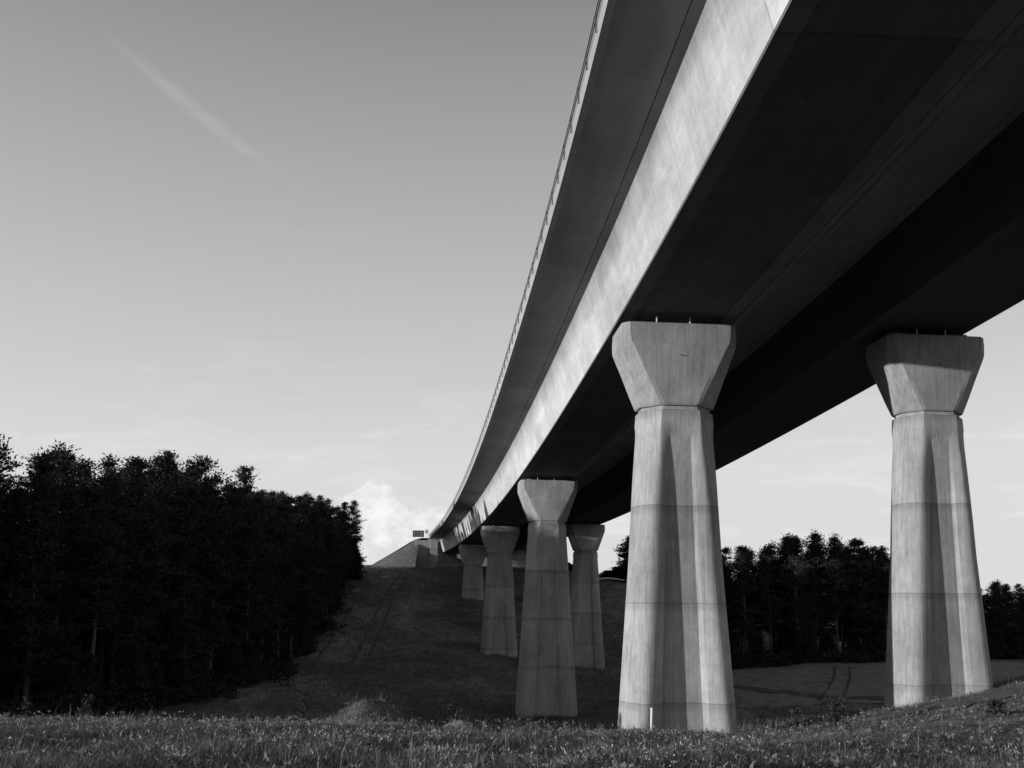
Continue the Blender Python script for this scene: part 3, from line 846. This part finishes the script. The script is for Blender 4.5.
# broad-leaved weeds mixed through the meadow
lx, ly = scatter(15000, 15, 55)
kl = (rng.uniform(size=len(lx)) < np.clip(1.5 * patch(lx * .8 - 2, ly * 1.1) - .25, .08, 1)) & (near_trail(lx, ly) > 1.0) & (rng.uniform(size=len(lx)) < np.where(lx > 8, .4, 1)) & ~((np.abs(ly - (42.5 + (lx - 14.5) * .13)) < 1.7) & (lx > 14))
lx, ly = lx[kl], ly[kl]; lz = gz(lx, ly) + rng.uniform(.03, .26, len(lx)) * np.where(lx > 8, .45, 1)
v, s = needles(np.stack([lx, ly, lz], 1), 13, .30, .11, .5)
tag(np_mesh('meadow_weeds', v, 3, M['weed'], s), 'low leafy weeds mixed through the foreground meadow', 'weeds', kind='stuff')
# dark undergrowth along the foot of both woods
uy = rng.uniform(72, 206, 2600); ux = -39.5 + np.interp(uy, [72, 84, 104, 150, 180, 205], [0, 2, 8.5, 6.5, 2.5, 0]) + rng.normal(size=2600) * 1.7 + np.maximum(0, (80 - uy)) * -.6 + 1.2 * np.sin(uy * .35)
wx_ = rng.uniform(28, 76, 900); wy_ = 138.5 + rng.normal(size=900) * 1.2 + np.maximum(0, wx_ - 66) * 1.3
ux = np.r_[ux, wx_]; uy = np.r_[uy, wy_]; uz = gz(ux, uy) + np.abs(rng.normal(size=len(ux))) * .75
v, s = needles(np.stack([ux, uy, uz], 1), 26, .95, .34, .5)
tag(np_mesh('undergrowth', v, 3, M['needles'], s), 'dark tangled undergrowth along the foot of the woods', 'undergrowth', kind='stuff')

# tall weeds one can pick out
def weed(x, y, H, label, seed, bushy=False):
    random.seed(seed)
    root = empty('tall_weed' if not bushy else 'shrub', (x, y, g1(x, y) - .05)); tag(root, label, 'plant')
    st = MB(); cents = []
    for k in range(3 if not bushy else 9):
        a = random.uniform(0, 6.28); sp = .12 if not bushy else .5
        tp = Vector((math.cos(a) * sp * H * random.random(), math.sin(a) * sp * H * random.random(), H * random.uniform(.75, 1)))
        st.tube([(0, 0, -.1), tp * .5 + Vector((.03, 0, 0)), tp], [.022, .014, .008], 5, False)
        m = 9 if not bushy else 12
        for q in range(m):
            t = .25 + .75 * q / m; cents.append(tuple(tp * t + Vector((random.gauss(0, .06 + .12 * (1 - t)), random.gauss(0, .06 + .12 * (1 - t)), 0))))
    st.build('stem', M['leaf'], root)
    v, s = needles(cents, 7, .16, .13, .3); np_mesh('foliage', v, 3, M['leaf'], s, root)
weed(-17.6, 38.0, 1.6, 'tall dark weed with drooping head standing above the grass near the left edge', 1)
weed(-20.6, 39.0, 1.3, 'shorter dark weed beside the left edge of the frame', 2)
weed(-8.7, 38.5, 1.9, 'tallest leafy weed rising from the grass crest against the black wood', 3)
weed(-2.6, 41.5, 1.2, 'thin pale weed beyond the mound, left of the ditch', 4)
weed(14.6, 41.0, 1.35, 'dense dark shrub in the grass left of the right pier', 5, True)
weed(19.3, 36.5, .7, 'small low shrub on the short grass in front of the right pier', 6, True)
weed(13.6, 43.5, 1.1, 'slim weed beside the dense dark shrub', 8)

# ------------------------------------------------------------------ light and sky
SUN_EL, SUN_FRONT = 5.0, 24.0     # low sun from the left, a little behind the camera
sd = Vector((-math.cos(R(SUN_FRONT)) * math.cos(R(SUN_EL)), -math.sin(R(SUN_FRONT)) * math.cos(R(SUN_EL)), math.sin(R(SUN_EL))))
sun = bpy.data.lights.new('sun', 'SUN'); sun.energy = 4.6; sun.angle = R(.6); sun.color = (1.0, 1.0, 1.0)
so = bpy.data.objects.new('sun', sun); COL.objects.link(so); so.rotation_euler = sd.to_track_quat('Z', 'Y').to_euler()

w = bpy.data.worlds.new('World'); scene.world = w; w.use_nodes = True
t = w.node_tree; bg = t.nodes['Background']
def N_(typ, ins=None, **kw):
    nd = t.nodes.new(typ)
    for k, v in kw.items(): setattr(nd, k, v)
    for k, v in (ins or {}).items():
        if isinstance(v, bpy.types.NodeSocket): t.links.new(v, nd.inputs[k])
        else: nd.inputs[k].default_value = v
    return nd
def MA(op, a, b=0.0, c=0.0): return N_('ShaderNodeMath', {0: a, 1: b, 2: c}, operation=op).outputs[0]
def MR(v, a, b, c, d, typ='SMOOTHSTEP'):
    return N_('ShaderNodeMapRange', {0: v, 1: a, 2: b, 3: c, 4: d}, interpolation_type=typ).outputs[0]
sky = N_('ShaderNodeTexSky', sky_type='NISHITA'); sky.sun_disc = False
sky.sun_elevation = R(SUN_EL); sky.sun_rotation = math.atan2(sd.x, sd.y)
sky.dust_density = 1.0; sky.air_density = 1.0; sky.altitude = 300
bw = N_('ShaderNodeRGBToBW', {0: sky.outputs[0]}).outputs[0]
tc = N_('ShaderNodeTexCoord').outputs['Generated']
sp = N_('ShaderNodeSeparateXYZ', {0: tc})
el = MA('ARCSINE', sp.outputs[2]); az = MA('ARCTAN2', sp.outputs[0], sp.outputs[1])    # radians; az 0 = along the view, + = right
AE = N_('ShaderNodeCombineXYZ', {0: az, 1: el, 2: 0.0}).outputs[0]
def noise(vec, sc, det=6, ro=.6, di=0.0): return N_('ShaderNodeTexNoise', {'Vector': vec, 'Scale': sc, 'Detail': det, 'Roughness': ro, 'Distortion': di}).outputs[0]
def mapv(vec, loc=(0, 0, 0), rot=0, sc=(1, 1, 1)): return N_('ShaderNodeMapping', {0: vec, 'Location': loc, 'Rotation': (0, 0, rot), 'Scale': sc}).outputs[0]
def blob(a, e, ra, re, rot=0, p=0):
    """soft elliptical mask around azimuth a, elevation e (degrees)"""
    v = N_('ShaderNodeVectorMath', {0: AE, 1: (R(a), R(e), 0)}, operation='SUBTRACT').outputs[0]
    v = mapv(v, rot=R(rot)); v = mapv(v, sc=(1 / R(ra), 1 / R(re), 0))
    return N_('ShaderNodeVectorMath', {0: v}, operation='LENGTH').outputs['Value']
# the film's response: darker aloft, pale at the horizon
grad = MR(el, R(-2), R(42), 1.0, .40, 'LINEAR')
lum = MA('MULTIPLY', MR(el, R(9), R(38), 6.8, 2.35, 'LINEAR'), MA('ADD', .93, MA('MULTIPLY', MA('MINIMUM', bw, 2.6), .045)))
lum = MA('MULTIPLY', lum, MR(el, R(38), R(75), 1.0, .6))
BASE = MA('MULTIPLY', lum, 1.0)
# cumulus head behind the wood
nz = noise(mapv(AE, sc=(1, 1.15, 1)), 30, 10, .6, .2)
def puff(a, e, ra, re, cut, soft, amp):
    m = MA('SUBTRACT', 1.0, blob(a, e, ra, re)); m = MA('ADD', m, MA('MULTIPLY', MA('SUBTRACT', nz, .5), amp))
    return MR(m, cut, cut + soft, 0, 1)
c1 = MA('MAXIMUM', puff(-8.7, 6.0, 2.7, 2.3, .10, .12, 1.4), puff(-5.6, 5.0, 3.8, 1.9, .10, .22, 1.4))
c1 = MA('MAXIMUM', c1, MA('MULTIPLY', puff(-8.2, 4.2, 5.6, 2.4, .05, .7, .6), .45))
lit = MR(noise(mapv(AE, loc=(.02, -.03, 0), sc=(1, 1.2, 1)), 34, 9, .6), .32, .68, .92, 1.20)
wisp_n = noise(mapv(AE, rot=R(35), sc=(2.5, 22, 1)), 2.2, 7, .6, .8)
wisp = MA('MULTIPLY', MR(blob(-20.0, 28.3, 8.5, .62, 27), .1, 1.0, 1, 0), MR(wisp_n, .3, .65, .15, 1))
w2 = MA('MULTIPLY', MR(blob(-15, 22, 14, 7, 20), .2, 1.0, 1, 0), MR(noise(mapv(AE, rot=R(25), sc=(2, 12, 1)), 3.5, 7, .6, 1.2), .52, .8, 0, .35))
w3 = MA('MULTIPLY', MR(el, R(2), R(22), 1, 0), MR(noise(mapv(AE, rot=R(-6), sc=(1.6, 7, 1)), 5.0, 8, .62, .9), .47, .76, 0, .85))
soft = MA('MAXIMUM', MA('MAXIMUM', MA('MULTIPLY', wisp, .5), MA('MULTIPLY', w2, .4)), w3)
v1 = MA('ADD', BASE, MA('MULTIPLY', soft, SOFT_C := 1.3))
mixc = N_('ShaderNodeMix', {0: c1, 2: v1, 3: MA('MULTIPLY', lit, CLOUD_C := 7.9)}).outputs[0]
below = MR(el, R(-6), R(-1), .12, 1.0)
val = MA('MULTIPLY', mixc, below)
t.links.new(N_('ShaderNodeCombineColor', {0: val, 1: val, 2: val}).outputs[0], bg.inputs[0])
bg.inputs[1].default_value = 0.10

# ------------------------------------------------------------------ camera
cd = bpy.data.cameras.new('camera'); cam = bpy.data.objects.new('camera', cd); COL.objects.link(cam)
cd.sensor_width = 36; cd.lens = 36 * 900 / 1024
PITCH = 6.2
cd.shift_y = (228 - 900 * math.tan(R(PITCH))) / 1024
cam.location = (0, 0, 0)
cam.matrix_world = Matrix.Translation((0, 0, 0)) @ Matrix.Rotation(R(90 + PITCH), 4, 'X') @ Matrix.Rotation(R(.5), 4, 'Z')
cd.clip_start = .1; cd.clip_end = 9000
scene.camera = cam

scene.render.engine = 'CYCLES'
scene.view_settings.view_transform = 'Standard'; scene.view_settings.look = 'None'; scene.view_settings.exposure = 0
scene.render.resolution_x = 1024; scene.render.resolution_y = 768
